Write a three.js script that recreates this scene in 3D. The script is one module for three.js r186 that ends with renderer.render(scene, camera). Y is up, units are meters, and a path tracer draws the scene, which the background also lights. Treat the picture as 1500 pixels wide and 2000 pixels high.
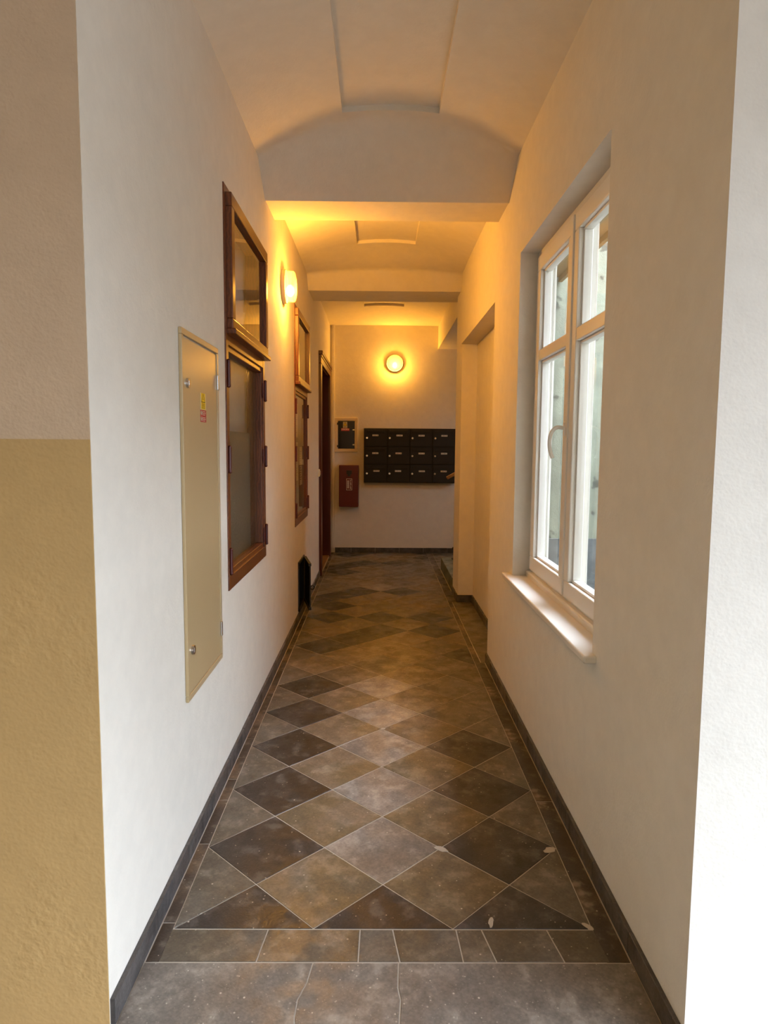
import * as THREE from 'three';
import { RoundedBoxGeometry } from 'three/addons/geometries/RoundedBoxGeometry.js';
import { mergeGeometries, toCreasedNormals } from 'three/addons/utils/BufferGeometryUtils.js';

// ---------------------------------------------------------------- camera, sky, exposure
const scene = new THREE.Scene();
const camera = new THREE.PerspectiveCamera(73.919, 1500 / 2000, 0.02, 100);
camera.rotation.order = 'YXZ';
camera.position.set(0, 1.45, 0);
camera.rotation.set(-0.09596, -0.00746, 0.0075);
camera.updateMatrixWorld();
const renderer = new THREE.WebGLRenderer({ antialias: true });
renderer.toneMapping = THREE.LinearToneMapping;
renderer.toneMappingExposure = 1.0;
renderer.shadowMap.enabled = true;

// overcast sky: an even cloud layer, brighter towards the zenith
const SKY = 24.0, SKY_TINT = [0.85, 1.0, 1.24];
{
  const w = 64, h = 32, d = new Float32Array(w * h * 4);
  for (let y = 0; y < h; y++) for (let x = 0; x < w; x++) {
    const el = ((y + 0.5) / h - 0.5) * Math.PI;
    const L = (1 + 2 * Math.max(0, Math.sin(el))) / 3 * SKY;
    d.set([L * SKY_TINT[0], L * SKY_TINT[1], L * SKY_TINT[2], 1], (y * w + x) * 4);
  }
  const t = new THREE.DataTexture(d, w, h, THREE.RGBAFormat, THREE.FloatType);
  t.mapping = THREE.EquirectangularReflectionMapping; t.magFilter = THREE.LinearFilter; t.needsUpdate = true;
  scene.background = t;
}
const LAMP_COLOR = new THREE.Color().setRGB(1, 0.44, 0.05), LAMP_POWER = 4.0;

// ---------------------------------------------------------------- helpers
let seed = 12345;
const rnd = () => ((seed = (seed * 1664525 + 1013904223) >>> 0) / 4294967296);
const rr = (a, b) => a + (b - a) * rnd();
const names = {};
function numbered(n) { const k = names[n] = (names[n] ?? -1) + 1; return k ? `${n}_${String(k).padStart(3, '0')}` : n; }
function noise(N, cells, oct = 4, gain = 0.5, s0 = 1) {        // periodic value noise, 0..1
  const out = new Float32Array(N * N); let amp = 1, tot = 0, s = s0 * 7919 + 17;
  const r = () => ((s = (s * 1664525 + 1013904223) >>> 0) / 4294967296);
  for (let o = 0; o < oct; o++) {
    const c = cells << o; if (c > N) break;
    const g = new Float32Array(c * c); for (let i = 0; i < g.length; i++) g[i] = r();
    for (let y = 0; y < N; y++) {
      const fy = y / N * c, iy = Math.floor(fy), ty = fy - iy, wy = ty * ty * (3 - 2 * ty), y0 = iy % c * c, y1 = (iy + 1) % c * c;
      for (let x = 0; x < N; x++) {
        const fx = x / N * c, ix = Math.floor(fx), tx = fx - ix, wx = tx * tx * (3 - 2 * tx), x0 = ix % c, x1 = (ix + 1) % c;
        const a = g[y0 + x0] + (g[y0 + x1] - g[y0 + x0]) * wx, b = g[y1 + x0] + (g[y1 + x1] - g[y1 + x0]) * wx;
        out[y * N + x] += (a + (b - a) * wy) * amp;
      }
    }
    tot += amp; amp *= gain;
  }
  for (let i = 0; i < out.length; i++) out[i] /= tot;
  return out;
}
const clamp = (v, a = 0, b = 1) => Math.min(b, Math.max(a, v));
const sm = (a, b, v) => { const t = clamp((v - a) / (b - a)); return t * t * (3 - 2 * t); };
function tex(N, f, srgb, rep = 1) {                              // f(i, x, y) -> [r, g, b] 0..255
  const d = new Uint8Array(N * N * 4);
  for (let y = 0, i = 0; y < N; y++) for (let x = 0; x < N; x++, i++) {
    const c = f(i, x, y); d[i * 4] = clamp(c[0], 0, 255); d[i * 4 + 1] = clamp(c[1], 0, 255); d[i * 4 + 2] = clamp(c[2], 0, 255); d[i * 4 + 3] = 255;
  }
  const t = new THREE.DataTexture(d, N, N); t.wrapS = t.wrapT = THREE.RepeatWrapping; t.magFilter = THREE.LinearFilter;
  t.minFilter = THREE.LinearMipmapLinearFilter; t.generateMipmaps = true;
  if (srgb) t.colorSpace = THREE.SRGBColorSpace;
  t.repeat.set(1 / rep, 1 / rep); t.needsUpdate = true;
  return t;
}
const grey = (v) => [v, v, v];
const rgb = (r, g, b) => new THREE.Color().setRGB(r, g, b);
function std(o) { return new THREE.MeshStandardMaterial(o); }
function phys(o) { return new THREE.MeshPhysicalMaterial(o); }

function planar(g) {                                             // uv in metres by the way each face points
  g = g.index ? g.toNonIndexed() : g;
  const p = g.attributes.position, uv = new Float32Array(p.count * 2), a = new THREE.Vector3(), b = new THREE.Vector3(), c = new THREE.Vector3();
  for (let i = 0; i < p.count; i += 3) {
    a.fromBufferAttribute(p, i); b.fromBufferAttribute(p, i + 1); c.fromBufferAttribute(p, i + 2);
    const n = b.clone().sub(a).cross(c.clone().sub(a)), ax = Math.abs(n.x), ay = Math.abs(n.y), az = Math.abs(n.z);
    [a, b, c].forEach((v, k) => {
      const [u, w] = ax >= ay && ax >= az ? [v.z, v.y] : ay >= az ? [v.x, v.z] : [v.x, v.y];
      uv[(i + k) * 2] = u; uv[(i + k) * 2 + 1] = w;
    });
  }
  g.setAttribute('uv', new THREE.BufferAttribute(uv, 2));
  return g;
}
function box(x0, x1, y0, y1, z0, z1, r = 0) {                    // a box by its limits, edges rounded by r
  const w = Math.abs(x1 - x0), h = Math.abs(y1 - y0), d = Math.abs(z1 - z0);
  let g = r > 0 ? new RoundedBoxGeometry(w, h, d, 2, Math.min(r, w / 2.01, h / 2.01, d / 2.01)) : new THREE.BoxGeometry(w, h, d);
  g = g.toNonIndexed ? (g.index ? g.toNonIndexed() : g) : g;
  g.translate((x0 + x1) / 2, (y0 + y1) / 2, (z0 + z1) / 2);
  return planar(g);
}
function slabX(x0, x1, pts, holes = [], bevel = 0) {             // outline in (z, y), thickness along x
  const sh = new THREE.Shape(pts.map(([z, y]) => new THREE.Vector2(-z, y)));
  for (const h of holes) sh.holes.push(new THREE.Path(h.map(([z, y]) => new THREE.Vector2(-z, y))));
  const g = new THREE.ExtrudeGeometry(sh, { depth: x1 - x0, bevelEnabled: false, curveSegments: 8 });
  g.rotateY(Math.PI / 2); g.translate(x0, 0, 0);
  return planar(g);
}
const rect = (z0, z1, y0, y1) => [[z0, y0], [z1, y0], [z1, y1], [z0, y1]];
function slabZ(z0, z1, pts) {                                    // outline in (x, y), thickness along z
  const g = new THREE.ExtrudeGeometry(new THREE.Shape(pts.map(([x, y]) => new THREE.Vector2(x, y))), { depth: Math.abs(z1 - z0), bevelEnabled: false });
  g.translate(0, 0, Math.min(z0, z1));
  return planar(g);
}
function slabY(y0, y1, pts, bevel = 0) {                         // outline in (x, z), thickness along y
  const sh = new THREE.Shape(pts.map(([x, z]) => new THREE.Vector2(x, -z)));
  const g = new THREE.ExtrudeGeometry(sh, bevel ? { depth: y1 - y0 - 2 * bevel, bevelEnabled: true, bevelThickness: bevel, bevelSize: bevel, bevelOffset: -bevel, bevelSegments: 1 } : { depth: y1 - y0, bevelEnabled: false });
  g.rotateX(-Math.PI / 2); g.translate(0, y0 + bevel, 0);
  return planar(g);
}
const merge = (l) => mergeGeometries(l.map((g) => { const c = g.index ? g.toNonIndexed() : g; for (const k of Object.keys(c.attributes)) if (!['position', 'normal', 'uv'].includes(k)) c.deleteAttribute(k); return c; }));
function add(name, geo, m, parent) {
  const o = new THREE.Mesh(Array.isArray(geo) ? merge(geo) : geo, m);
  o.name = parent && parent !== scene ? name : numbered(name); o.castShadow = o.receiveShadow = true; (parent ?? scene).add(o);
  return o;
}
function group(name, parent) { const g = new THREE.Group(); g.name = parent ? name : numbered(name); (parent ?? scene).add(g); return g; }
function struct(o, label, category) { Object.assign(o.userData, { kind: 'structure', label, category }); return o; }
function tag(o, label, category, grp) { Object.assign(o.userData, { label, category }); if (grp) o.userData.group = grp; return o; }
function lathe(pts, seg = 48) { return new THREE.LatheGeometry(pts.map(([r, y]) => new THREE.Vector2(r, y)), seg); }
function tube(pts, r, seg = 24, rs = 10) { return new THREE.TubeGeometry(new THREE.CatmullRomCurve3(pts.map((p) => new THREE.Vector3(...p))), seg, r, rs, false); }
function canvasTex(w, h, draw) {
  const c = document.createElement('canvas'); c.width = w; c.height = h; draw(c.getContext('2d'), w, h);
  const t = new THREE.CanvasTexture(c); t.colorSpace = THREE.SRGBColorSpace; return t;
}

// ---------------------------------------------------------------- materials
const n1 = noise(512, 6, 6, 0.55, 1), n2 = noise(512, 32, 4, 0.6, 2), n3 = noise(512, 4, 5, 0.55, 3), n4 = noise(512, 16, 4, 0.5, 4), n5 = noise(512, 96, 2, 0.6, 5);
const plasterBump = tex(512, (i) => grey(255 * (0.45 * n2[i] + 0.25 * n4[i] + 0.3 * n5[i])), false, 0.6);
const plasterTone = tex(512, (i) => grey(255 * (0.965 + 0.022 * (n3[i] - 0.5) + 0.04 * (n2[i] - 0.5))), true, 1.7);
const roughBump = tex(512, (i) => grey(255 * (0.5 + 0.9 * sm(0.5, 0.68, n3[i]) * (n2[i] - 0.5) + 0.25 * (n5[i] - 0.5))), false, 0.8);
const PAINT = rgb(0.83, 0.765, 0.645);
const M = {
  wall: std({ color: PAINT, map: plasterTone, roughness: 0.88, bumpMap: plasterBump, bumpScale: 0.0016 }),
  ceil: std({ color: PAINT, map: plasterTone, roughness: 0.9, bumpMap: plasterBump, bumpScale: 0.0012 }),
  beige: std({ color: rgb(0.62, 0.45, 0.285), map: plasterTone, roughness: 0.9, bumpMap: plasterBump, bumpScale: 0.003 }),
  tan: std({ color: rgb(0.54, 0.345, 0.13), map: plasterTone, roughness: 0.85, bumpMap: roughBump, bumpScale: 0.0035 }),
  white: std({ color: rgb(0.80, 0.77, 0.70), roughness: 0.38 }),
  sill: std({ color: rgb(0.80, 0.75, 0.65), roughness: 0.3 }),
  black: std({ color: rgb(0.012, 0.012, 0.014), roughness: 0.5 }),
  iron: std({ color: rgb(0.02, 0.018, 0.016), roughness: 0.45, metalness: 0.3 }),
  chrome: std({ color: rgb(0.62, 0.6, 0.56), roughness: 0.25, metalness: 1 }),
  panel: std({ color: rgb(0.52, 0.38, 0.195), roughness: 0.3 }),
  cream: std({ color: rgb(0.70, 0.58, 0.38), roughness: 0.5 }),
  plastic: std({ color: rgb(0.8, 0.78, 0.72), roughness: 0.4 }),
  red: std({ color: rgb(0.115, 0.003, 0.004), roughness: 0.4 }),
  dark: std({ color: rgb(0.05, 0.045, 0.035), roughness: 0.8 }),
  board: std({ color: rgb(0.17, 0.155, 0.115), roughness: 0.85 }),
  backTan: std({ color: rgb(0.30, 0.22, 0.11), roughness: 0.85 }),
  pane: phys({ color: 0xffffff, roughness: 0.0, transmission: 1, thickness: 0, ior: 1.52 }),
};
const woodTex = tex(512, (i, x, y) => {
  const g = 0.5 + 0.5 * Math.sin((x / 512 * 44 + 5 * n1[i]) * Math.PI * 2 / 2);
  const v = 0.75 + 0.25 * g + 0.25 * (n4[(y >> 3) * 512 + x] - 0.5);
  return [122 * v, 66 * v, 34 * v];
}, true, 0.35);
M.wood = std({ map: woodTex, roughness: 0.36 });
const railTex = tex(256, (i, x, y) => { const v = 0.8 + 0.4 * (n4[(y >> 2) * 512 + x] - 0.5); return [176 * v, 128 * v, 70 * v]; }, true, 0.3);
M.rail = std({ map: railTex, roughness: 0.4 });
M.maroon = std({ color: rgb(0.085, 0.012, 0.008), roughness: 0.34 });
const pebble = tex(512, (i) => grey(255 * (0.6 * sm(0.35, 0.65, n2[i]) + 0.4 * n5[i])), false, 0.25);
M.pebbleGlass = phys({ color: rgb(0.82, 0.84, 0.8), roughness: 0.16, transmission: 1, thickness: 0, ior: 1.5, bumpMap: pebble, bumpScale: 0.003 });

// stone: base, spot and dust colours in sRGB 0..255
function stone(base, spot, sd, dusty = 0.25, specks = 0.004) {
  const a = noise(512, 3, 5, 0.6, sd), b = noise(512, 12, 5, 0.6, sd + 50), f = noise(512, 90, 2, 0.6, sd + 90);
  const sp = new Float32Array(512 * 512); let s = sd * 977 + 3; const r = () => ((s = (s * 1664525 + 1013904223) >>> 0) / 4294967296);
  for (let k = 0; k < 512 * 512 * specks / 4; k++) {
    const x = r() * 512, y = r() * 512, q = 0.5 + 2.0 * r() ** 6, w = 0.35 + 0.6 * r();
    for (let dy = -3; dy <= 3; dy++) for (let dx = -3; dx <= 3; dx++) { const i = ((y + dy + 512) & 511) * 512 + ((x + dx + 512) & 511); sp[i] = Math.max(sp[i], w * sm(q + 0.7, q - 0.4, Math.hypot(dx, dy))); }
  }
  const map = tex(512, (i) => {
    const k = sm(0.42, 0.66, a[i]), d = clamp(dusty * sm(0.5, 0.78, b[i]) + sp[i]), v = 0.86 + 0.34 * (b[i] - 0.35) * 0.9 + 0.22 * (f[i] - 0.5);
    return [0, 1, 2].map((c) => { const q = (base[c] + (spot[c] - base[c]) * k) * v; return q + ([205, 196, 180][c] - q) * d; });
  }, true, 0.62);
  return map;
}
const stoneRough = tex(512, (i) => grey(255 * (0.33 + 0.22 * sm(0.36, 0.66, n1[i]) + 0.12 * (n5[i] - 0.5))), false, 0.55);
const stoneBump = tex(512, (i) => grey(255 * (0.6 * n4[i] + 0.4 * n5[i])), false, 0.5);
const stoneMat = (map) => std({ map, roughness: 1, roughnessMap: stoneRough, bumpMap: stoneBump, bumpScale: 0.0012 });
const S = {
  dark: [1, 2, 3].map((k) => stoneMat(stone([45, 43, 41], [64, 61, 59], k, 0.22))),
  light: [4, 5].map((k) => stoneMat(stone([150, 142, 132], [130, 121, 110], k, 0.22))),
  brown: [6, 7, 8].map((k) => stoneMat(stone([112, 99, 76], [126, 113, 95], k, 0.2))),
  mid: [9, 10, 11].map((k) => stoneMat(stone([112, 105, 93], [98, 89, 74], k, 0.2))),
  strip: [12, 13].map((k) => stoneMat(stone([70, 62, 54], [112, 94, 74], k, 0.4, 0.004))),
  slab: [14, 15].map((k) => stoneMat(stone([132, 125, 115], [148, 142, 134], k, 0.3, 0.012))),
  skirt: [16, 17].map((k) => stoneMat(stone([74, 70, 68], [84, 80, 78], k, 0.1, 0.0005))),
  green: [18].map((k) => stoneMat(stone([96, 108, 92], [118, 122, 104], k, 0.15))),
};
const pick = (l) => l[Math.floor(rnd() * l.length)];
M.grout = std({ color: rgb(0.52, 0.47, 0.39), roughness: 0.95, bumpMap: stoneBump, bumpScale: 0.002 });
M.yard = std({ map: stone([120, 116, 108], [150, 146, 136], 21, 0.2), roughness: 0.9 });
// weathered courtyard render: streaks run down it
const yardN = noise(512, 8, 5, 0.6, 31);
M.yardWall = std({ map: tex(512, (i, x, y) => {
  const streak = n2[(y >> 4) * 512 + x], v = 0.80 + 0.28 * (yardN[i] - 0.5) + 0.26 * (streak - 0.5) - 0.25 * sm(0.72, 0.8, n4[i]);
  return [158 * v, 159 * v, 134 * v];
}, true, 2.2), roughness: 0.95, bumpMap: stoneBump, bumpScale: 0.004 });
M.yardPlinth = std({ map: tex(512, (i) => { const v = 0.7 + 0.6 * (yardN[i] - 0.4); return [122 * v, 123 * v, 117 * v]; }, true, 1.1), roughness: 0.95 });
M.moss = std({ map: tex(512, (i) => { const v = 0.6 + 0.8 * (n2[i] - 0.3); return [92 * v, 112 * v, 70 * v]; }, true, 0.5), roughness: 1 });
M.asphalt = std({ map: stone([70, 70, 71], [84, 84, 84], 22, 0.06), roughness: 0.95 });
M.streetWall = std({ color: rgb(0.3, 0.25, 0.18), map: plasterTone, roughness: 0.95 });
M.eave = std({ color: rgb(0.34, 0.22, 0.10), roughness: 0.7 });

// ---------------------------------------------------------------- the setting
const XL = -0.665, XR = 0.737, ZB = -9.25, TOP = 3.5;
const W1 = { z0: -2.97, z1: -3.955, y0: 0.807, y1: 2.55 }, W2 = { z0: -5.36, z1: -6.285, y0: 0.807, y1: 2.545 };
const DR = { z0: -7.62, z1: -8.9, y1: 2.36 }, HT = { z0: -5.57, z1: -5.95, y0: 0.1, y1: 0.47 };
const RW = { z0: -2.28, z1: -3.692, y0: 0.73, y1: 2.47 };

const wl = struct(add('wall_left', slabX(XL - 0.3, XL, rect(-1.581, ZB, -0.05, TOP), [rect(W1.z0, W1.z1, W1.y0, W1.y1), rect(W2.z0, W2.z1, W2.y0, W2.y1), rect(DR.z0, DR.z1, 0.0005, DR.y1), rect(HT.z0, HT.z1, HT.y0, HT.y1)]), M.wall), 'pale cream plastered long wall with the brown framed windows', 'wall');
struct(add('wall_left_outer', box(XL - 0.62, XL - 0.3, -0.05, TOP, -1.581, ZB - 0.25), M.wall), 'solid masonry behind the pale long wall', 'wall');
{
  const g = struct(group('wall_front'), 'entrance wall end painted beige above and tan below', 'wall');
  add('upper_plaster', box(-1.7, XL - 0.001, 1.461, TOP, -1.582, -1.578), M.beige, g).userData.label = 'beige upper paint';
  add('lower_plaster', box(-1.7, XL - 0.001, 0, 1.461, -1.582, -1.5775), M.tan, g).userData.label = 'tan lower paint';
}
struct(add('wall_right', slabX(XR, 0.918, rect(-1.494, -4.48, -0.05, TOP), [rect(RW.z0, RW.z1, RW.y0, RW.y1)]), M.wall), 'pale cream plastered wall around the white window', 'wall');
struct(add('wall_right_niche', [box(0.885, 0.918, -0.05, TOP, -4.48, -6.28), box(XR, 0.885, 2.38, TOP, -4.48, -6.28)], M.wall), 'shallow walled-up niche with a straight head', 'wall');
struct(add('wall_right_pillar', box(0.745, 1.187, -0.05, TOP, -6.28, -6.72), M.wall), 'narrow pale pillar between the niche and the stairs', 'wall');
struct(add('wall_right_header', box(0.775, 1.0, 2.75, TOP, -6.72, ZB), M.wall), 'wall above the opening to the stairs', 'wall');
struct(add('wall_back', box(XL - 0.62, 3.2, -0.2, 4, ZB - 0.25, ZB), M.wall), 'pale end wall carrying the mailboxes', 'wall');
struct(add('wall_stairwell', [slabX(2.95, 3.2, rect(-6.5, ZB, -0.2, 5), [rect(-7.35, -8.05, 1.75, 2.5)]), box(1.187, 3.2, -0.2, 5, -6.72, -6.52)], M.wall), 'walls enclosing the stairwell', 'wall');
struct(add('floor_stairwell', box(1.2, 3.2, -0.2, -0.0014, ZB, -6.52), M.grout), 'floor under the stairs', 'floor');
struct(add('ceiling_stairwell', box(1.0, 3.2, 2.75, 3.0, ZB, -6.52), M.ceil), 'flat low ceiling above the stairs', 'ceiling');
// the carriage passage that the photograph is taken from, open to the street at its far right end
const GX = 3.2, GZ = 8.0;
{
  const g = struct(group('wall_passage'), 'walls of the carriage passage with its open gateway', 'wall');
  for (const [name, y0, y1, m] of [['upper_plaster', 1.461, TOP, M.beige], ['lower_plaster', 0, 1.461, M.tan]]) add(name, [box(-1.95, -1.7, y0, y1, -1.6, GZ), box(-1.95, GX, y0, y1, GZ, GZ + 0.3)], m, g);
  add('wing_wall', box(0.918, GX, 0, TOP, -1.9, -1.494), M.wall, g);
  add('gate_lintel', box(GX - 0.3, GX, 2.42, TOP, -1.494, GZ), M.beige, g);
}
struct(add('ceiling_passage', box(-1.95, GX, TOP - 0.15, TOP, -1.5, GZ + 0.3), M.beige), 'flat ceiling of the carriage passage', 'ceiling');
struct(add('floor_passage', [box(-1.95, GX, -0.2, -0.002, -0.95, GZ), box(-1.95, XL - 0.05, -0.2, -0.002, -1.578, -0.9), box(XR - 0.02, GX, -0.2, -0.002, -1.494, -0.9)], S.slab[0]), 'stone floor of the carriage passage', 'floor');
struct(add('street_ground', box(GX, 18, -0.2, -0.02, -14, 16), M.asphalt), 'dark asphalt street outside the gateway', 'ground');
struct(add('street_wall', box(15, 15.3, -0.02, 3.4, -14, 16), M.streetWall), 'rendered wall across the street', 'wall');

// ceiling: shallow vaults in three bays, each with a sunk panel along its crown
const PX0 = -0.197, PX1 = 0.288, SUNK = 0.026;
function bay(z0, z1, spring, crown, panel, flat, slope) {        // panel: [near, far]; flat(z) scales the rise; slope(z): the splayed face of the beam
  const xa = XL - 0.02, xb = 0.79, cx = (xa + xb) / 2, hw = (xb - xa) / 2, xs = [], zs = [];
  for (let i = 0; i <= 36; i++) xs.push(xa + (xb - xa) * i / 36);
  xs.push(PX0 - 3e-4, PX0 + 3e-4, PX1 - 3e-4, PX1 + 3e-4); xs.sort((p, q) => p - q);
  const nz = Math.ceil((z0 - z1) / 0.025);
  for (let i = 0; i <= nz; i++) zs.push(z0 + (z1 - z0) * i / nz);
  for (const p of panel) zs.push(p - 3e-4, p + 3e-4);
  zs.sort((p, q) => q - p);
  const pos = [], idx = [];
  for (const z of zs) for (const x of xs) {
    let y = spring + (crown - spring) * (1 - ((x - cx) / hw) ** 2) * flat(z);
    if (x > PX0 && x < PX1 && z < panel[0] && z > panel[1]) y += SUNK;
    if (slope) { const k = 0.018, q = slope(z), h = clamp(0.5 + 0.5 * (q - y) / k); y = q + (y - q) * h - k * h * (1 - h); }
    pos.push(x, y, z);
  }
  const n = xs.length;
  for (let i = 0; i < zs.length - 1; i++) for (let j = 0; j < n - 1; j++) { const p = i * n + j; idx.push(p, p + 1, p + n, p + 1, p + n + 1, p + n); }
  const g = new THREE.BufferGeometry(); g.setAttribute('position', new THREE.Float32BufferAttribute(pos, 3)); g.setIndex(idx);
  return planar(toCreasedNormals(g, 0.6));
}
const cl = struct(group('ceiling'), 'plastered vaulted ceiling in three bays with sunk crown panels', 'ceiling');
add('vault_bay', bay(-1.5, -4.06, 2.995, 3.125, [-1.9, -3.58], () => 1, (z) => 2.855 + 0.68 * (z + 4.05)), M.ceil, cl);
add('vault_bay', bay(-4.4, -6.44, 3.0, 3.135, [-4.5, -5.83], (z) => 1 - 0.85 * sm(-5.8, -6.4, z), (z) => 2.885 + 0.95 * (z + 6.43)), M.ceil, cl);
add('vault_bay', bay(-6.9, ZB, 3.05, 3.16, [-7.1, -8.5], (z) => 1 - 0.95 * sm(-8.5, -9.2, z), null), M.ceil, cl);
add('roof_slab', box(XL - 0.3, 0.918, TOP - 0.01, TOP + 0.2, -1.4, ZB - 0.2), M.ceil, cl);
struct(add('ceiling_beam', box(XL - 0.02, 0.79, 2.855, TOP, -4.05, -4.42, 0.008), M.wall), 'deep plastered cross beam nearer the white window', 'beam');
struct(add('ceiling_beam', box(XL - 0.02, 0.79, 2.885, TOP, -6.43, -6.95, 0.008), M.wall), 'deep plastered cross beam beside the niche', 'beam');

// floor: bedding, then each stone by itself
const floor = struct(add('floor', box(XL - 0.3, 1.2, -0.2, -0.0014, -0.9, ZB), M.grout), 'stone floor of diagonal slate tiles with pale joints', 'floor');
const K0 = -0.61, KS = 0.2105, JZ = -1.925, JS = 0.209, GAP = 0.002;
function tileGeo(pts) {                                          // pts round the tile's centre
  const c = pts.reduce((s, p) => [s[0] + p[0] / pts.length, s[1] + p[1] / pts.length], [0, 0]);
  const q = pts.map(([x, z]) => { const dx = x - c[0], dz = z - c[1], l = Math.hypot(dx, dz); return [c[0] + dx * (1 - GAP * 1.42 / l), c[1] + dz * (1 - GAP * 1.42 / l)]; });
  return slabY(-0.012, 0, q, 0.0008);
}
const kinds = {
  full: [[-KS, 0], [0, -JS], [KS, 0], [0, JS]], west: [[0, -JS], [KS, 0], [0, JS]], east: [[-KS, 0], [0, -JS], [0, JS]],
  south: [[-KS, 0], [0, -JS], [KS, 0]], north: [[-KS, 0], [KS, 0], [0, JS]], sw: [[0, -JS], [KS, 0], [0, 0]],
};
const tileGeos = {};
for (const k in kinds) tileGeos[k] = [0, 1, 2, 3].map((v) => {
  const g = tileGeo(kinds[k]), uv = g.attributes.uv, a = v * Math.PI / 2, ou = [0.13, 0.41, 0.27, 0.55][v];
  for (let i = 0; i < uv.count; i++) { const x = uv.getX(i), y = uv.getY(i); uv.setXY(i, x * Math.cos(a) - y * Math.sin(a) + ou, x * Math.sin(a) + y * Math.cos(a) + ou * 1.7); }
  return g;
});
const JN = Math.floor((-ZB + JZ) / JS);
for (let j = 0; j <= JN; j++) for (let k = 0; k <= 6; k++) {
  if ((k + j) % 2 === 0) continue;
  const kind = j === 0 ? 'south' : k === 0 ? 'west' : k === 6 ? 'east' : j === JN ? 'north' : 'full';
  let set = j % 2 ? (k === 0 || k === 6 ? S.mid : S.brown) : k === 3 ? (j === 0 ? S.dark : S.light) : S.dark;
  if (j >= 8 && j % 2 === 0 && k === 5) set = S.mid;
  if (j > 10) { const q = rnd(); set = q < 0.3 ? S.mid : q < 0.55 ? S.brown : q < 0.72 ? S.dark : set; }
  if (j === 15 && k === 2) set = S.dark;
  if (j === 16 && (k === 3 || k === 5)) set = S.dark;
  const t = add('floor_tile', tileGeos[kind][Math.floor(rnd() * 4)], pick(set), floor);
  t.position.set(K0 + k * KS, rr(-0.0005, 0.0004), JZ - j * JS);
  t.rotation.set(rr(-1, 1) * 0.0018, 0, rr(-1, 1) * 0.0018);
}
const EX = K0 + 6 * KS;                                          // east edge of the diagonal field
function stripe(name, x0, x1, z0, z1, lo, hi, set, y = 0) {      // a row of stones along z
  for (let z = z0; z > z1 + 0.02;) {
    const e = Math.max(z1, z - rr(lo, hi));
    const o = add(name, slabY(-0.012, 0, [[x0 + GAP, z - GAP], [x1 - GAP, z - GAP], [x1 - GAP, e + GAP], [x0 + GAP, e + GAP]], 0.0008), pick(set), floor);
    o.position.y = y + rr(-0.0006, 0.0004); z = e;
  }
}
stripe('border_stone', XL + 0.014, K0, -1.79, ZB + 0.01, 0.16, 0.42, S.strip);
stripe('border_stone', EX, XR - 0.014, -1.79, -4.48, 0.5, 0.9, S.strip);
stripe('border_stone', EX, 0.735, -6.28, ZB + 0.01, 0.5, 0.9, S.strip);
stripe('border_stone', EX, 0.695, -4.48, -6.28, 0.5, 0.9, S.strip);
stripe('niche_stone', 0.695, 0.885, -4.48, -6.28, 0.6, 0.95, S.mid);
stripe('landing_stone', 0.735, 1.6, -7.98, ZB + 0.01, 0.4, 0.6, S.mid);
stripe('field_end_stone', K0, EX, JZ - JN * JS - 0.002, ZB + 0.005, 0.3, 0.5, S.mid);
{
  const xs = [[K0 - 0.004, K0 - 0.004], [-0.325, -0.338], [-0.048, -0.05], [0.05, 0.068], [0.241, 0.248], [0.318, 0.342], [0.515, 0.535], [EX + 0.003, EX + 0.012]];
  for (let i = 0; i < xs.length - 1; i++) {
    const [a, b] = xs[i], [c, d] = xs[i + 1], g = 0.002;
    add('threshold_stone', slabY(-0.012, 0, [[a + g, JZ + 0.0045], [c - g, JZ + 0.0045], [d - g, -1.79 - 0.003], [b + g, -1.79 - 0.003]], 0.0008), S.mid[i % 3], floor);
  }
  const c1 = [[-0.177, -1.79], [-0.186, -1.72], [-0.205, -1.66], [-0.206, -1.6], [-0.185, -1.5], [-0.2, -0.95]], c2 = [[0.064, -1.79], [0.06, -1.7], [0.066, -1.66], [0.06, -1.58], [0.07, -1.45], [0.05, -0.95]];
  const shift = (l, d) => l.map(([x, z], i) => [x + d, z + (i ? 0 : 0.002)]);
  add('floor_slab', slabY(-0.012, 0, [[XL + 0.014, -1.788], ...shift(c1, -0.0018), [XL + 0.014, -0.95]], 0.0008), S.slab[0], floor);
  add('floor_slab', slabY(-0.012, 0, [...shift(c1, 0.0018), ...shift(c2, -0.002).reverse()], 0.0008), S.slab[1], floor);
  add('floor_slab', slabY(-0.012, 0, [...shift(c2, 0.002), [XR - 0.014, -0.95], [XR - 0.014, -1.788]], 0.0008), S.slab[0], floor);
}
// old mortar filling chipped tile corners
for (const [x, z, a, b, t] of [[0.232, -2.335, 0.03, 0.014, 0.5], [0.628, -2.33, 0.024, 0.016, -0.4], [0.352, -1.955, 0.008, 0.022, 0.2], [0.645, -1.935, 0.02, 0.01, 0.7], [0.03, -3.39, 0.012, 0.008, 0]]) {
  const pts = []; for (let i = 0; i < 11; i++) { const q = i / 11 * Math.PI * 2, r = 0.75 + 0.45 * rnd(), u = a * r * Math.cos(q), v = b * r * Math.sin(q); pts.push([x + u * Math.cos(t) - v * Math.sin(t), z + u * Math.sin(t) + v * Math.cos(t)]); }
  add('mortar_patch', slabY(-0.002, 0.0011, pts.reverse()), M.grout, floor);
}
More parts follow.
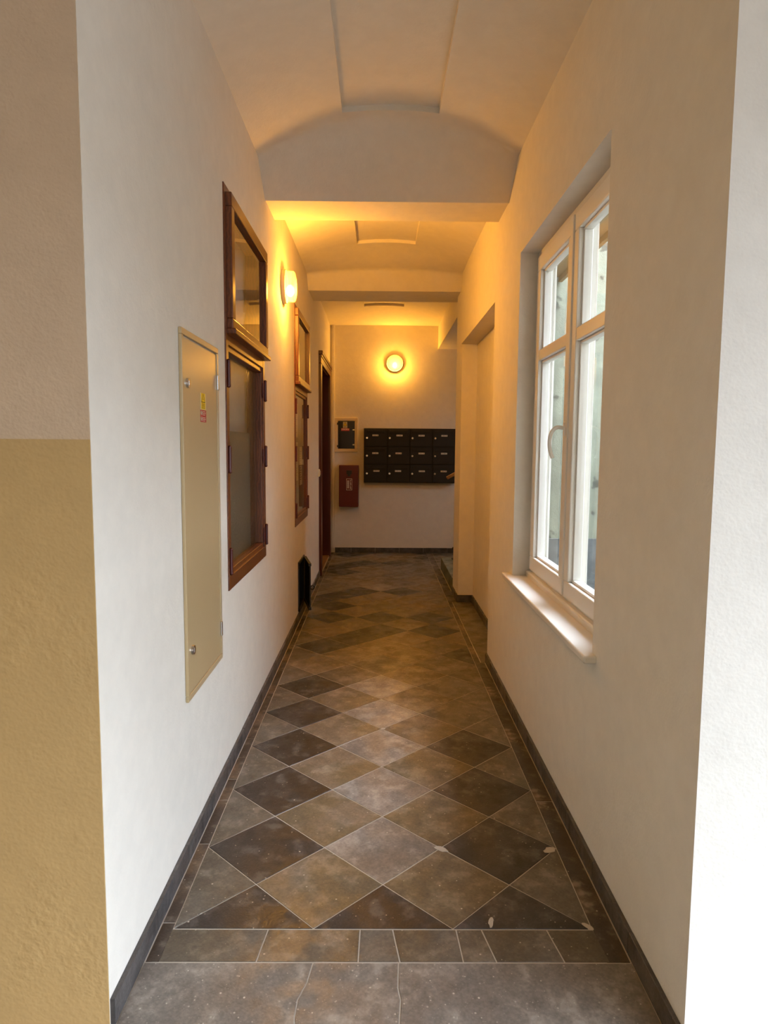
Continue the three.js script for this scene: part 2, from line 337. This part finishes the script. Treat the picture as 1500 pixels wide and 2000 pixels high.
// skirting of grey stone tiles
function skirt(name, label, runs) {
  const g = struct(group(name), label, 'baseboard');
  for (const [ax, a0, a1, at, into] of runs) for (let a = a0; a > a1 + 0.01;) {
    const e = Math.max(a1, a - 0.33), t = 0.013, h = 0.068 + rr(-0.001, 0.001);
    add('skirting_tile', ax === 'z' ? box(at, at + into * t, 0.0005, h, a - 0.001, e + 0.001, 0.0015) : box(e + 0.001, a - 0.001, 0.0005, h, at, at + into * t, 0.0015), pick(S.skirt), g);
    a = e;
  }
}
skirt('baseboard_left', 'grey stone skirting under the brown framed windows', [['z', -1.581, DR.z0 + 0.12, XL, 1], ['z', DR.z1 - 0.12, ZB, XL, 1]]);
skirt('baseboard_right', 'grey stone skirting under the white window and niche', [['z', -1.494, -4.48, XR, -1], ['z', -4.48, -6.28, 0.885, -1], ['x', 0.885, 0.732, -6.28, 1], ['z', -6.28, -6.72, 0.745, -1]]);
skirt('baseboard_back', 'grey stone skirting below the mailboxes', [['x', 1.6, -0.6, ZB, 1]]);

// stairs climbing away behind the pillar
{
  const g = struct(group('stairs'), 'green grey stone steps climbing behind the pillar', 'stairs');
  for (let i = 0; i < 6; i++) add('step', box(0.738 + 0.29 * i, i === 5 ? 2.95 : 0.738 + 0.29 * (i + 1) + 0.02, 0, 0.145 + 0.16 * i, -6.72, -7.98, 0.006), S.green[0], g);
}

// ---------------------------------------------------------------- courtyard outside the window
struct(add('courtyard_ground', box(0.918, 4.0, -0.2, -0.03, -6.5, -1.9), M.yard), 'grey paved courtyard ground outside', 'ground');
{
  const g = struct(group('wall_courtyard'), 'weathered courtyard walls seen through the white window', 'wall');
  add('render', box(0.918, 4.2, 0.58, 5.4, -6.52, -6.5), M.yardWall, g);
  add('plinth', box(0.918, 4.2, -0.05, 0.58, -6.52, -6.47), M.yardPlinth, g);
  add('side_wall', box(4.0, 4.2, -0.05, 3.8, -6.52, -1.5), M.yardWall, g);
  add('end_wall', box(GX, 4.0, -0.05, TOP, -1.9, -1.5), M.yardWall, g);
  add('facade', box(0.76, 0.918, TOP, 6.0, -6.5, -1.5), M.yardWall, g);
}
{
  const g = struct(group('eave'), 'brown boarded eave above the courtyard window', 'eave');
  for (let i = 0; i < 6; i++) add('eave_board', box(0.95 + i * 0.117, 0.95 + (i + 1) * 0.117 - 0.006, 3.02 + 0.002 * (i % 2), 3.05, -6.48, -1.9), M.eave, g);
  add('fascia', box(1.65, 1.685, 2.98, 3.16, -6.48, -1.9), M.eave, g);
}

// ---------------------------------------------------------------- white window
{
  const g = struct(group('window_1'), 'white wooden two-leaf window with glazing bars and a curved handle', 'window');
  const X = 0.82, zc = -2.985, f = 0.05, yb = 0.752;
  const fr = (name, x0, x1, z0, z1, y0, y1, w, wb = w, r = 0.004) => add(name, [box(x0, x1, y1 - w, y1, z0, z1, r), box(x0, x1, y0, y0 + wb, z0, z1, r), box(x0, x1, y0 + wb, y1 - w, z0, z0 - w, r), box(x0, x1, y0 + wb, y1 - w, z1 + w, z1, r)], M.white, g);
  fr('frame', X + 0.012, X + 0.085, RW.z0, RW.z1, yb, RW.y1, 0.055, 0.07);
  add('sill_strip', box(X - 0.012, X + 0.05, yb - 0.02, yb + 0.028, RW.z0, RW.z1, 0.01), M.white, g);
  const TR = 1.925;
  for (const [za, zb] of [[RW.z0 - 0.035, zc + 0.003], [zc - 0.003, RW.z1 + 0.035]]) {
    const sash = group('sash', g), yt = RW.y1 - 0.035, y0 = yb + 0.04, w = 0.075;
    add('sash_frame', [box(X, X + 0.062, yt - w, yt, za, zb, 0.006), box(X, X + 0.062, y0, y0 + w, za, zb, 0.006), box(X, X + 0.062, y0 + w, yt - w, za, za - w, 0.006), box(X, X + 0.062, y0 + w, yt - w, zb + w, zb, 0.006)], M.white, sash);
    add('glazing_bar', [box(X + 0.002, X + 0.06, TR - 0.027, TR + 0.027, za - w, zb + w, 0.005)], M.white, sash);
    for (const [p, q] of [[y0 + w, TR - 0.027], [TR + 0.027, yt - w]]) {
      const a = za - w, b = zb + w, s = 0.012;
      add('bead', [box(X + 0.02, X + 0.056, p, p + s, a, b, 0.003), box(X + 0.02, X + 0.056, q - s, q, a, b, 0.003), box(X + 0.02, X + 0.056, p + s, q - s, a, a - s, 0.003), box(X + 0.02, X + 0.056, p + s, q - s, b + s, b, 0.003)], M.white, sash);
      const gl = new THREE.PlaneGeometry(a - b - 0.004, q - p - 0.004); gl.rotateY(-Math.PI / 2); gl.translate(X + 0.04, (p + q) / 2, (a + b) / 2);
      add('pane', gl, M.pane, sash);
    }
  }
  fr('outer_frame', X + 0.085, X + 0.097, RW.z0, RW.z1, yb, RW.y1, 0.062, 0.08);
  add('meeting_strip', box(X - 0.008, X + 0.004, yb + 0.045, RW.y1 - 0.04, zc - 0.022, zc + 0.018, 0.005), M.white, g);
  add('mullion', box(X + 0.0625, X + 0.097, yb + 0.07, RW.y1 - 0.055, zc - 0.04, zc + 0.04, 0.004), M.white, g);
  const hz = zc - 0.02, hy = 1.535;
  const h = group('handle', g);
  add('rosette', box(X - 0.012, X + 0.002, hy - 0.035, hy + 0.03, hz - 0.014, hz + 0.014, 0.006), M.white, h);
  add('lever', tube([[X - 0.005, hy, hz], [X - 0.04, hy + 0.004, hz], [X - 0.062, hy - 0.014, hz], [X - 0.072, hy - 0.06, hz], [X - 0.066, hy - 0.105, hz], [X - 0.056, hy - 0.13, hz]], 0.0085, 36, 12), M.white, h);
}
{
  const g = struct(group('window_4'), 'small white framed window lighting the stairs', 'window');
  add('frame', [box(3.04, 3.1, 1.75, 1.8, -7.35, -8.05), box(3.04, 3.1, 2.45, 2.5, -7.35, -8.05), box(3.04, 3.1, 1.8, 2.45, -7.35, -7.4), box(3.04, 3.1, 1.8, 2.45, -8.0, -8.05)], M.white, g);
  const gl = new THREE.PlaneGeometry(0.6, 0.65); gl.rotateY(-Math.PI / 2); gl.translate(3.07, 2.125, -7.7); add('pane', gl, M.pane, g);
}
tag(add('window_sill', box(0.694, 0.835, 0.722, 0.75, -2.235, -3.79, 0.008), M.sill), 'cream window board with rounded nose below the white window', 'window sill');

// ---------------------------------------------------------------- brown framed windows on the long wall
function innerWindow(name, label, w, frosted) {
  const g = struct(group(name), label, 'window');
  const TR = 1.93, s = 0.058, X = XL;
  const ring = (x0, x1, z0, z1, y0, y1, wd, wb, r = 0.003) => [box(x0, x1, y1 - wd, y1, z0, z1, r), box(x0, x1, y0, y0 + wb, z0, z1, r), box(x0, x1, y0 + wb, y1 - wd, z0, z0 - wd, r), box(x0, x1, y0 + wb, y1 - wd, z1 + wd, z1, r)];
  add('frame', [...ring(X - 0.09, X + 0.006, w.z0, w.z1, w.y0, w.y1, 0.05, 0.062), box(X - 0.09, X + 0.0055, TR - 0.045, TR + 0.01, w.z0 - 0.05, w.z1 + 0.05, 0.003)], M.wood, g);
  const up = group('upper_sash', g), za = w.z0 - 0.028, zb = w.z1 + 0.022, ya = TR + 0.004, yt = w.y1 - 0.03;
  add('sash_frame', ring(X - 0.02, X + 0.032, za, zb, ya, yt, s, 0.062, 0.005), M.wood, up);
  add('drip_rail', box(X, X + 0.045, ya - 0.006, ya + 0.02, za + 0.005, zb - 0.012, 0.006), M.wood, up);
  const pane = (x, z0, z1, y0, y1, m, p) => { const q = new THREE.PlaneGeometry(Math.abs(z0 - z1), y1 - y0); q.rotateY(Math.PI / 2); q.translate(x, (y0 + y1) / 2, (z0 + z1) / 2); add('pane', planar(q), m, p); };
  pane(X + 0.012, za - s + 0.006, zb + s - 0.006, ya + 0.056, yt - s + 0.006, M.pane, up);
  const lo = group('lower_sash', g), zc = w.z0 - 0.03, zd = w.z1 + 0.03, yb = w.y0 + 0.035, yu = TR - 0.03;
  add('sash_frame', ring(X - 0.05, X - 0.003, zc, zd, yb, yu, 0.04, 0.05, 0.004), M.wood, lo);
  pane(frosted ? X - 0.03 : X - 0.011, zc - 0.041, zd + 0.041, yb + 0.051, yu - 0.041, frosted ? M.pebbleGlass : M.pane, lo);
  for (const [z, sg] of [[w.z0 - 0.018, 1], [w.z1 + 0.018, -1]]) for (const y of [w.y0 + 0.13, (w.y0 + TR) / 2 + 0.02, TR - 0.17]) {
    const h = new THREE.CylinderGeometry(0.008, 0.008, 0.1, 12); h.translate(X + 0.012, y, z);
    const pl = box(X - 0.002, X + 0.008, y - 0.042, y + 0.042, z, z - sg * 0.04, 0.002);
    add('hinge', [h, pl, new THREE.SphereGeometry(0.009, 10, 8).translate(X + 0.012, y + 0.053, z), new THREE.SphereGeometry(0.009, 10, 8).translate(X + 0.012, y - 0.053, z)], M.maroon, g);
  }
  add('backing', box(X - 0.3, X - 0.285, w.y0, w.y1, w.z0, w.z1), M.backTan, g).userData.label = 'tan wall behind the panes';
  if (frosted) add('inner_board', box(X - 0.085, X - 0.075, w.y0 + 0.063, 1.52, w.z0 - 0.051, w.z1 + 0.051), M.board, g).userData.label = 'grey board standing behind the pebbled pane';
  else add('notice_board', box(X - 0.034, X - 0.022, w.y0 + 0.086, TR - 0.071, w.z0 - 0.071, w.z1 + 0.071), M.board, g).userData.label = 'olive notice board behind the pane';
}
innerWindow('window_2', 'brown wooden window with a pebbled lower pane beside the electrical cupboard', W1, true);
innerWindow('window_3', 'brown wooden window with notices behind its lower pane', W2, false);
{
  const paper = (seedLines) => canvasTex(128, 180, (c, w, h) => { c.fillStyle = '#d9d2bd'; c.fillRect(0, 0, w, h); c.fillStyle = '#6d675a'; for (let i = 0; i < 13; i++) c.fillRect(14, 20 + i * 11, 40 + ((i * 37 + seedLines * 53) % 58), 3); });
  const spots = [[-5.655, 1.66, 0.2, 0.28, 'tall white notice sheet pinned highest behind the far brown window'], [-5.665, 1.32, 0.2, 0.32, 'white notice sheet pinned below the highest sheet behind the far brown window'], [-5.97, 1.275, 0.19, 0.33, 'long white notice sheet pinned alone beside the two stacked sheets']];
  spots.forEach(([z, y, w, h, label], i) => {
    const m = std({ map: paper(i), roughness: 0.8 }), g = new THREE.BoxGeometry(w, h, 0.001); g.rotateY(Math.PI / 2); g.translate(XL - 0.0212, y, z);
    tag(add('notice_sheet', g, m), label, 'notice', 'notices behind the far brown window');
  });
}

// ---------------------------------------------------------------- door on the long wall
{
  const g = struct(group('door_1'), 'dark maroon panelled door in a moulded casing', 'door');
  const X = XL, c = 0.11;
  add('casing', [box(X - 0.01, X + 0.028, 0, DR.y1 - 0.012, DR.z0 + c, DR.z0 - 0.012, 0.006), box(X - 0.01, X + 0.028, 0, DR.y1 - 0.012, DR.z1 + 0.012, DR.z1 - c, 0.006), box(X - 0.01, X + 0.028, DR.y1 - 0.012, DR.y1 + c, DR.z0 + c, DR.z1 - c, 0.006)], M.maroon, g);
  add('cornice', [box(X - 0.005, X + 0.045, DR.y1 + c - 0.03, DR.y1 + c + 0.012, DR.z0 + c + 0.01, DR.z1 - c - 0.01, 0.008), box(X - 0.005, X + 0.036, DR.y1 + c - 0.055, DR.y1 + c - 0.03, DR.z0 + c + 0.004, DR.z1 - c - 0.004, 0.006)], M.maroon, g);
  add('jamb_lining', [box(X - 0.28, X, 0, DR.y1, DR.z0, DR.z0 - 0.018), box(X - 0.28, X, 0, DR.y1, DR.z1 + 0.018, DR.z1), box(X - 0.28, X, DR.y1 - 0.018, DR.y1, DR.z0, DR.z1)], M.maroon, g);
  const leaf = group('leaf', g);
  add('slab', box(X - 0.29, X - 0.25, 0.02, DR.y1 - 0.02, DR.z0 - 0.02, DR.z1 + 0.02, 0.004), M.maroon, leaf);
  for (const [a, b] of [[0.2, 0.9], [1.05, 1.5], [1.62, 2.2]]) for (const [p, q] of [[DR.z0 - 0.14, -8.2], [-8.32, DR.z1 + 0.14]]) add('panel', box(X - 0.255, X - 0.238, a, b, p, q, 0.008), M.maroon, leaf);
  add('knob', new THREE.SphereGeometry(0.028, 16, 12).translate(X - 0.215, 1.05, DR.z0 - 0.08), M.chrome, leaf);
  add('threshold', box(X - 0.29, X + 0.01, 0.0, 0.018, DR.z0, DR.z1, 0.004), M.rail, g).userData.label = 'worn wooden threshold';
}

// ---------------------------------------------------------------- things on the walls
function lightning(c, x, y, s) { c.beginPath(); c.moveTo(x + 0.1 * s, y - 0.5 * s); c.lineTo(x - 0.22 * s, y + 0.08 * s); c.lineTo(x + 0.02 * s, y + 0.04 * s); c.lineTo(x - 0.12 * s, y + 0.5 * s); c.lineTo(x + 0.24 * s, y - 0.1 * s); c.lineTo(x, y - 0.06 * s); c.closePath(); c.fill(); }
function triangleSign(c, x, y, s) { c.fillStyle = '#e8c400'; c.beginPath(); c.moveTo(x, y - s); c.lineTo(x + s * 0.9, y + s * 0.6); c.lineTo(x - s * 0.9, y + s * 0.6); c.closePath(); c.fill(); c.lineWidth = s * 0.14; c.strokeStyle = '#1c1a10'; c.stroke(); c.fillStyle = '#1c1a10'; lightning(c, x, y + s * 0.05, s * 0.8); }
{
  const g = tag(group('electrical_cupboard'), 'tall beige metal electrical cupboard door with warning stickers', 'cupboard');
  const X = XL, z0 = -2.287, z1 = -2.8, y0 = 0.56, y1 = 1.838, w = 0.022;
  add('frame', [box(X, X + 0.012, y1 - w, y1, z0, z1, 0.003), box(X, X + 0.012, y0, y0 + w, z0, z1, 0.003), box(X, X + 0.012, y0 + w, y1 - w, z0, z0 - w, 0.003), box(X, X + 0.012, y0 + w, y1 - w, z1 + w, z1, 0.003)], M.panel, g);
  const d = add('door', box(X - 0.0, X + 0.009, y0 + w + 0.002, y1 - w - 0.006, z0 - w - 0.003, z1 + w + 0.003, 0.002), M.panel, g);
  for (const y of [1.66, 0.73]) { const k = new THREE.CylinderGeometry(0.016, 0.018, 0.01, 20); k.rotateZ(-Math.PI / 2); k.translate(X + 0.012, y, z0 - 0.065); const k2 = box(X + 0.0165, X + 0.0185, y - 0.008, y + 0.008, z0 - 0.062, z0 - 0.068); add('lock', [k, k2], M.chrome, d).userData.label = 'small chrome lock'; }
  for (const y of [1.70, 0.69]) add('hinge', box(X + 0.008, X + 0.017, y - 0.03, y + 0.03, z1 + 0.012, z1 + 0.028, 0.003), M.chrome, g);
  const st = canvasTex(128, 256, (c) => {
    c.fillStyle = '#d8cda0'; c.fillRect(0, 0, 128, 256);
    c.fillStyle = '#e3bd00'; c.fillRect(18, 0, 92, 142); triangleSign(c, 64, 52, 44); c.fillStyle = '#1c1a10'; for (const y of [92, 104, 116, 128]) c.fillRect(30, y, 68, 4);
    c.fillStyle = '#b3101c'; c.fillRect(0, 148, 128, 108); c.fillStyle = '#f2ece0';
    for (const y of [160, 174, 188, 214, 228, 242]) c.fillRect(52, y, 66 - (y % 3) * 8, 5);
    for (const y of [176, 228]) { c.beginPath(); c.arc(26, y, 19, 0, 7); c.fill(); c.strokeStyle = '#1c1a10'; c.lineWidth = 4; c.beginPath(); c.arc(26, y, 13, 0, 7); c.stroke(); c.beginPath(); c.moveTo(17, y - 9); c.lineTo(35, y + 9); c.stroke(); }
  });
  const p = new THREE.BoxGeometry(0.08, 0.106, 0.0008); p.rotateY(Math.PI / 2); p.translate(X + 0.0096, 1.588, -2.558);
  add('warning_sticker', p, std({ map: st, roughness: 0.4 }), d).userData.label = 'yellow and red warning sticker';
}
function wallLamp(label, power) {                                // axis along +y, seated on y = 0
  const g = group('wall_lamp'); tag(g, label, 'lamp', 'round glass wall lamps');
  add('base', lathe([[0, 0], [0.112, 0], [0.114, 0.004], [0.112, 0.022], [0.108, 0.026], [0.103, 0.024], [0.1, 0.012], [0.0, 0.01]]), M.cream, g);
  const prof = [[0.101, 0.014]]; for (let i = 0; i <= 16; i++) prof.push([0.101 + 0.0012 * Math.sin(i * 2.2), 0.016 + i / 16 * 0.052]);
  for (let i = 1; i <= 24; i++) { const a = i / 24 * Math.PI / 2; prof.push([0.075 + 0.026 * Math.cos(a), 0.07 + 0.016 * Math.sin(a)]); }
  for (let i = 1; i <= 20; i++) prof.push([0.075 * (1 - i / 20), 0.086 + 0.006 * Math.sin(i / 20 * Math.PI / 2) + 0.0012 * Math.sin(i * 2.6)]);
  const glassM = phys({ color: rgb(1, 0.86, 0.5), roughness: 0.32, transmission: 0.6, thickness: 0, ior: 1.5, emissive: rgb(1, 0.78, 0.08), emissiveIntensity: 0.9, bumpMap: lampRibs, bumpScale: 0.004 });
  add('glass_shade', lathe(prof, 64), glassM, g).userData.label = 'glowing ribbed amber glass shade';
  const bulb = new THREE.SphereGeometry(0.03, 24, 16); bulb.scale(1, 1.0, 1.35); bulb.translate(0, 0.05, 0.028);
  add('bulb', bulb, std({ color: 0x000000, emissive: rgb(1, 0.8, 0.42), emissiveIntensity: 9, roughness: 1 }), g);
  const l = new THREE.PointLight(LAMP_COLOR, power, 0, 2); l.position.set(0, 0.055, 0.03); l.castShadow = true; l.shadow.radius = 2.2; g.add(l);
  return g;
}
const lampRibs = tex(256, (i, x, y) => grey(128 + 90 * Math.sin(y / 256 * Math.PI * 2 * 24) + 50 * Math.sin(x / 256 * Math.PI * 2 * 64)), false, 1);
{
  const a = wallLamp('round ribbed glass lamp on the long wall between the brown windows', LAMP_POWER);
  a.quaternion.setFromRotationMatrix(new THREE.Matrix4().makeBasis(new THREE.Vector3(0, 0, -1), new THREE.Vector3(1, 0, 0), new THREE.Vector3(0, -1, 0))); a.position.set(XL, 2.53, -4.77);
  const b = wallLamp('round ribbed glass lamp on the end wall above the mailboxes', LAMP_POWER * 0.56);
  b.position.set(0.198, 2.556, ZB); b.rotation.set(Math.PI / 2, 0, 0);
}
{
  const g = tag(group('meter_cabinet'), 'cream framed meter cabinet with a dark door above the red box', 'cabinet');
  const x0 = -0.603, x1 = -0.291, y0 = 1.372, y1 = 1.83, z = ZB, w = 0.042;
  add('frame', [box(x0, x1, y1 - w, y1, z, z + 0.028, 0.006), box(x0, x1, y0, y0 + w, z, z + 0.028, 0.006), box(x0, x0 + w, y0 + w, y1 - w, z, z + 0.028, 0.006), box(x1 - w, x1, y0 + w, y1 - w, z, z + 0.028, 0.006)], M.cream, g);
  const d = add('door', box(x0 + w + 0.002, x1 - w - 0.002, y0 + w + 0.002, y1 - w - 0.002, z, z + 0.012, 0.002), std({ color: rgb(0.012, 0.01, 0.009), roughness: 0.15 }), g); d.userData.label = 'dark glossy door';
  for (const y of [1.75, 1.45]) add('hinge', box(x0 + w - 0.012, x0 + w + 0.006, y - 0.014, y + 0.014, z + 0.01, z + 0.034, 0.003), M.iron, g);
  for (const y of [1.67, 1.47]) add('latch', box(x1 - w - 0.03, x1 - w + 0.002, y - 0.008, y + 0.008, z + 0.01, z + 0.018, 0.002), M.chrome, g);
  const t = canvasTex(96, 120, (c) => { c.fillStyle = '#c8bd92'; c.fillRect(0, 0, 96, 120); triangleSign(c, 48, 52, 40); c.fillStyle = '#1c1a10'; for (const y of [88, 98, 108]) c.fillRect(18, y, 60, 4); });
  const p = box(-0.492, -0.434, 1.695, 1.78, z + 0.012, z + 0.013); const uv = new THREE.BoxGeometry(0.058, 0.085, 0.001); uv.translate(-0.463, 1.737, z + 0.0127);
  add('warning_sticker', uv, std({ map: t, roughness: 0.5 }), d).userData.label = 'yellow warning sticker';
  const t2 = canvasTex(128, 48, (c) => { c.fillStyle = '#b8404a'; c.fillRect(0, 0, 128, 48); c.fillStyle = '#eadfd0'; c.fillRect(8, 8, 112, 18); c.fillStyle = '#a01822'; for (const x of [14, 50, 86]) c.fillRect(x, 14, 26, 5); });
  const q = new THREE.BoxGeometry(0.112, 0.036, 0.001); q.translate(-0.461, 1.672, z + 0.0127);
  add('warning_sticker', q, std({ map: t2, roughness: 0.5 }), d).userData.label = 'red and white warning sticker';
}
{
  const g = tag(group('extinguisher_cabinet'), 'red metal fire extinguisher box on the end wall', 'cabinet');
  const x0 = -0.537, x1 = -0.278, y0 = 0.64, y1 = 1.198, z = ZB, dp = 0.16;
  add('body', box(x0, x1, y0, y1, z, z + dp, 0.006), M.red, g);
  const d = add('door', box(x0 + 0.006, x1 - 0.006, y0 + 0.006, y1 - 0.006, z + dp, z + dp + 0.008, 0.003), M.red, g);
  add('lock', [box(-0.436, -0.366, 1.078, 1.128, z + dp + 0.008, z + dp + 0.012, 0.004), box(-0.42, -0.382, 1.05, 1.085, z + dp + 0.008, z + dp + 0.011, 0.004)], M.black, d).userData.label = 'black lock plate';
  const t = canvasTex(96, 176, (c) => {
    c.fillStyle = '#5d0a0e'; c.fillRect(0, 0, 96, 176); c.strokeStyle = '#e6d8c8'; c.lineWidth = 6; c.strokeRect(5, 5, 86, 166);
    c.fillStyle = '#e6d8c8'; c.fillRect(20, 28, 22, 120); c.fillStyle = '#5d0a0e'; for (let y = 40; y < 140; y += 14) c.fillRect(24, y, 14, 3);
    c.fillStyle = '#e6d8c8'; for (let y = 24; y < 156; y += 15) c.fillRect(56, y, 24 - (y % 4) * 4, 9);
  });
  const p = new THREE.BoxGeometry(0.082, 0.158, 0.001); p.translate(-0.4, 0.943, z + dp + 0.0087);
  add('label_plate', p, std({ map: t, roughness: 0.5 }), d).userData.label = 'white framed red label';
}
{
  const g = tag(group('mailbox_bank'), 'bank of twelve dark brown mailboxes on the end wall', 'mailboxes');
  const x0 = -0.2, y1 = 1.684, cw = 0.304, ch = 0.237, z = ZB, dp = 0.12, brown = std({ color: rgb(0.009, 0.006, 0.004), roughness: 0.7 });
  add('carcass', box(x0 - 0.008, x0 + cw * 4 + 0.008, y1 - ch * 3 - 0.008, y1 + 0.008, z + 0.001, z + dp - 0.012, 0.004), brown, g);
  const plates = [0, 1, 2].map((k) => std({ roughness: 0.5, map: canvasTex(128, 32, (c) => { c.fillStyle = '#e4ddcc'; c.fillRect(0, 0, 128, 32); c.fillStyle = '#3a352c'; for (let i = 0; i < 5; i++) c.fillRect(10 + i * 22, 10, 8 + ((i * 7 + k * 5) % 10), 11); }) }));
  for (let r = 0; r < 3; r++) for (let c = 0; c < 4; c++) {
    const a = x0 + c * cw, b = y1 - (r + 1) * ch;
    const d = add('mailbox_door', box(a + 0.005, a + cw - 0.005, b + 0.005, b + ch - 0.005, z + dp - 0.012, z + dp, 0.003), brown, g);
    add('slot_flap', box(a + 0.03, a + cw - 0.03, b + ch - 0.058, b + ch - 0.022, z + dp, z + dp + 0.006, 0.003), brown, d);
    const k = new THREE.CylinderGeometry(0.013, 0.013, 0.008, 18); k.rotateX(Math.PI / 2); k.translate(a + 0.034, b + ch * 0.49, z + dp + 0.003); add('lock', k, M.chrome, d);
    const n = new THREE.BoxGeometry(0.082, 0.021, 0.002); n.translate(a + 0.152 + rr(-0.008, 0.012), b + ch * 0.635, z + dp + 0.001); add('name_plate', n, plates[(r * 4 + c) % 3], d);
  }
}
{
  const g = tag(group('soot_hatch'), 'black iron hatch standing ajar low on the long wall', 'hatch');
  const X = XL;
  add('frame', [box(X - 0.2, X + 0.01, HT.y1 - 0.004, HT.y1 + 0.022, HT.z0 + 0.02, HT.z1 - 0.02, 0.003), box(X - 0.2, X + 0.01, HT.y0 - 0.022, HT.y0 + 0.004, HT.z0 + 0.02, HT.z1 - 0.02, 0.003), box(X - 0.2, X + 0.01, HT.y0 - 0.02, HT.y1 + 0.02, HT.z0 + 0.02, HT.z0 - 0.01, 0.003), box(X - 0.2, X + 0.01, HT.y0 - 0.02, HT.y1 + 0.02, HT.z1 + 0.01, HT.z1 - 0.02, 0.003), box(X - 0.21, X - 0.2, HT.y0, HT.y1, HT.z0, HT.z1)], M.black, g);
  const l = group('leaf', g); l.position.set(X + 0.012, 0, HT.z1 + 0.005); l.rotation.y = 0.21;
  add('plate', box(0, 0.012, HT.y0 - 0.012, HT.y1 + 0.012, 0, 0.385, 0.003), M.black, l);
  for (const y of [HT.y1, HT.y0]) add('rim', box(-0.008, 0.016, y - 0.012, y + 0.012, 0, 0.386, 0.002), M.iron, l);
  const ring = new THREE.TorusGeometry(0.017, 0.0045, 10, 24); ring.rotateX(0.2); ring.translate(0.03, 0.27, 0.34); add('ring_handle', ring, M.iron, l);
}
{
  const g = tag(group('stair_handrail'), 'wooden handrail end on a dark iron post at the stairs', 'handrail');
  const r = box(-0.05, 1.2, -0.018, 0.018, -0.03, 0.03, 0.008); r.rotateZ(0.5); r.translate(0.825, 1.115, -7.86); add('rail', r, M.rail, g).userData.label = 'light wooden rail';
  add('post', [box(0.872, 0.892, 0.145, 1.135, -7.87, -7.85, 0.002)], M.iron, g);
  add('foot', box(0.852, 0.912, 0.145, 0.157, -7.89, -7.83, 0.003), M.iron, g);
  add('collar', new THREE.SphereGeometry(0.022, 14, 10).translate(0.876, 0.27, -7.86), M.iron, g);
}
tag(add('cable_trunking', box(-0.632, -0.603, 0.07, 3.08, ZB, ZB + 0.03, 0.004), M.wall), 'painted cable trunking running up the end wall corner', 'trunking');
{
  const g = tag(group('light_switch'), 'small white switch beside the maroon door casing', 'switch');
  add('plate', box(XL, XL + 0.022, 1.12, 1.2, -7.33, -7.41, 0.006), M.plastic, g);
  add('rocker', box(XL + 0.02, XL + 0.028, 1.135, 1.185, -7.345, -7.395, 0.004), M.plastic, g);
}
tag(add('wire_stub', tube([[XL - 0.004, 2.87, -2.02], [XL + 0.012, 2.85, -2.03], [XL + 0.016, 2.825, -2.045]], 0.003, 12, 6), M.black), 'short black wire end poking from the long wall near the ceiling', 'wire');

renderer.render(scene, camera);
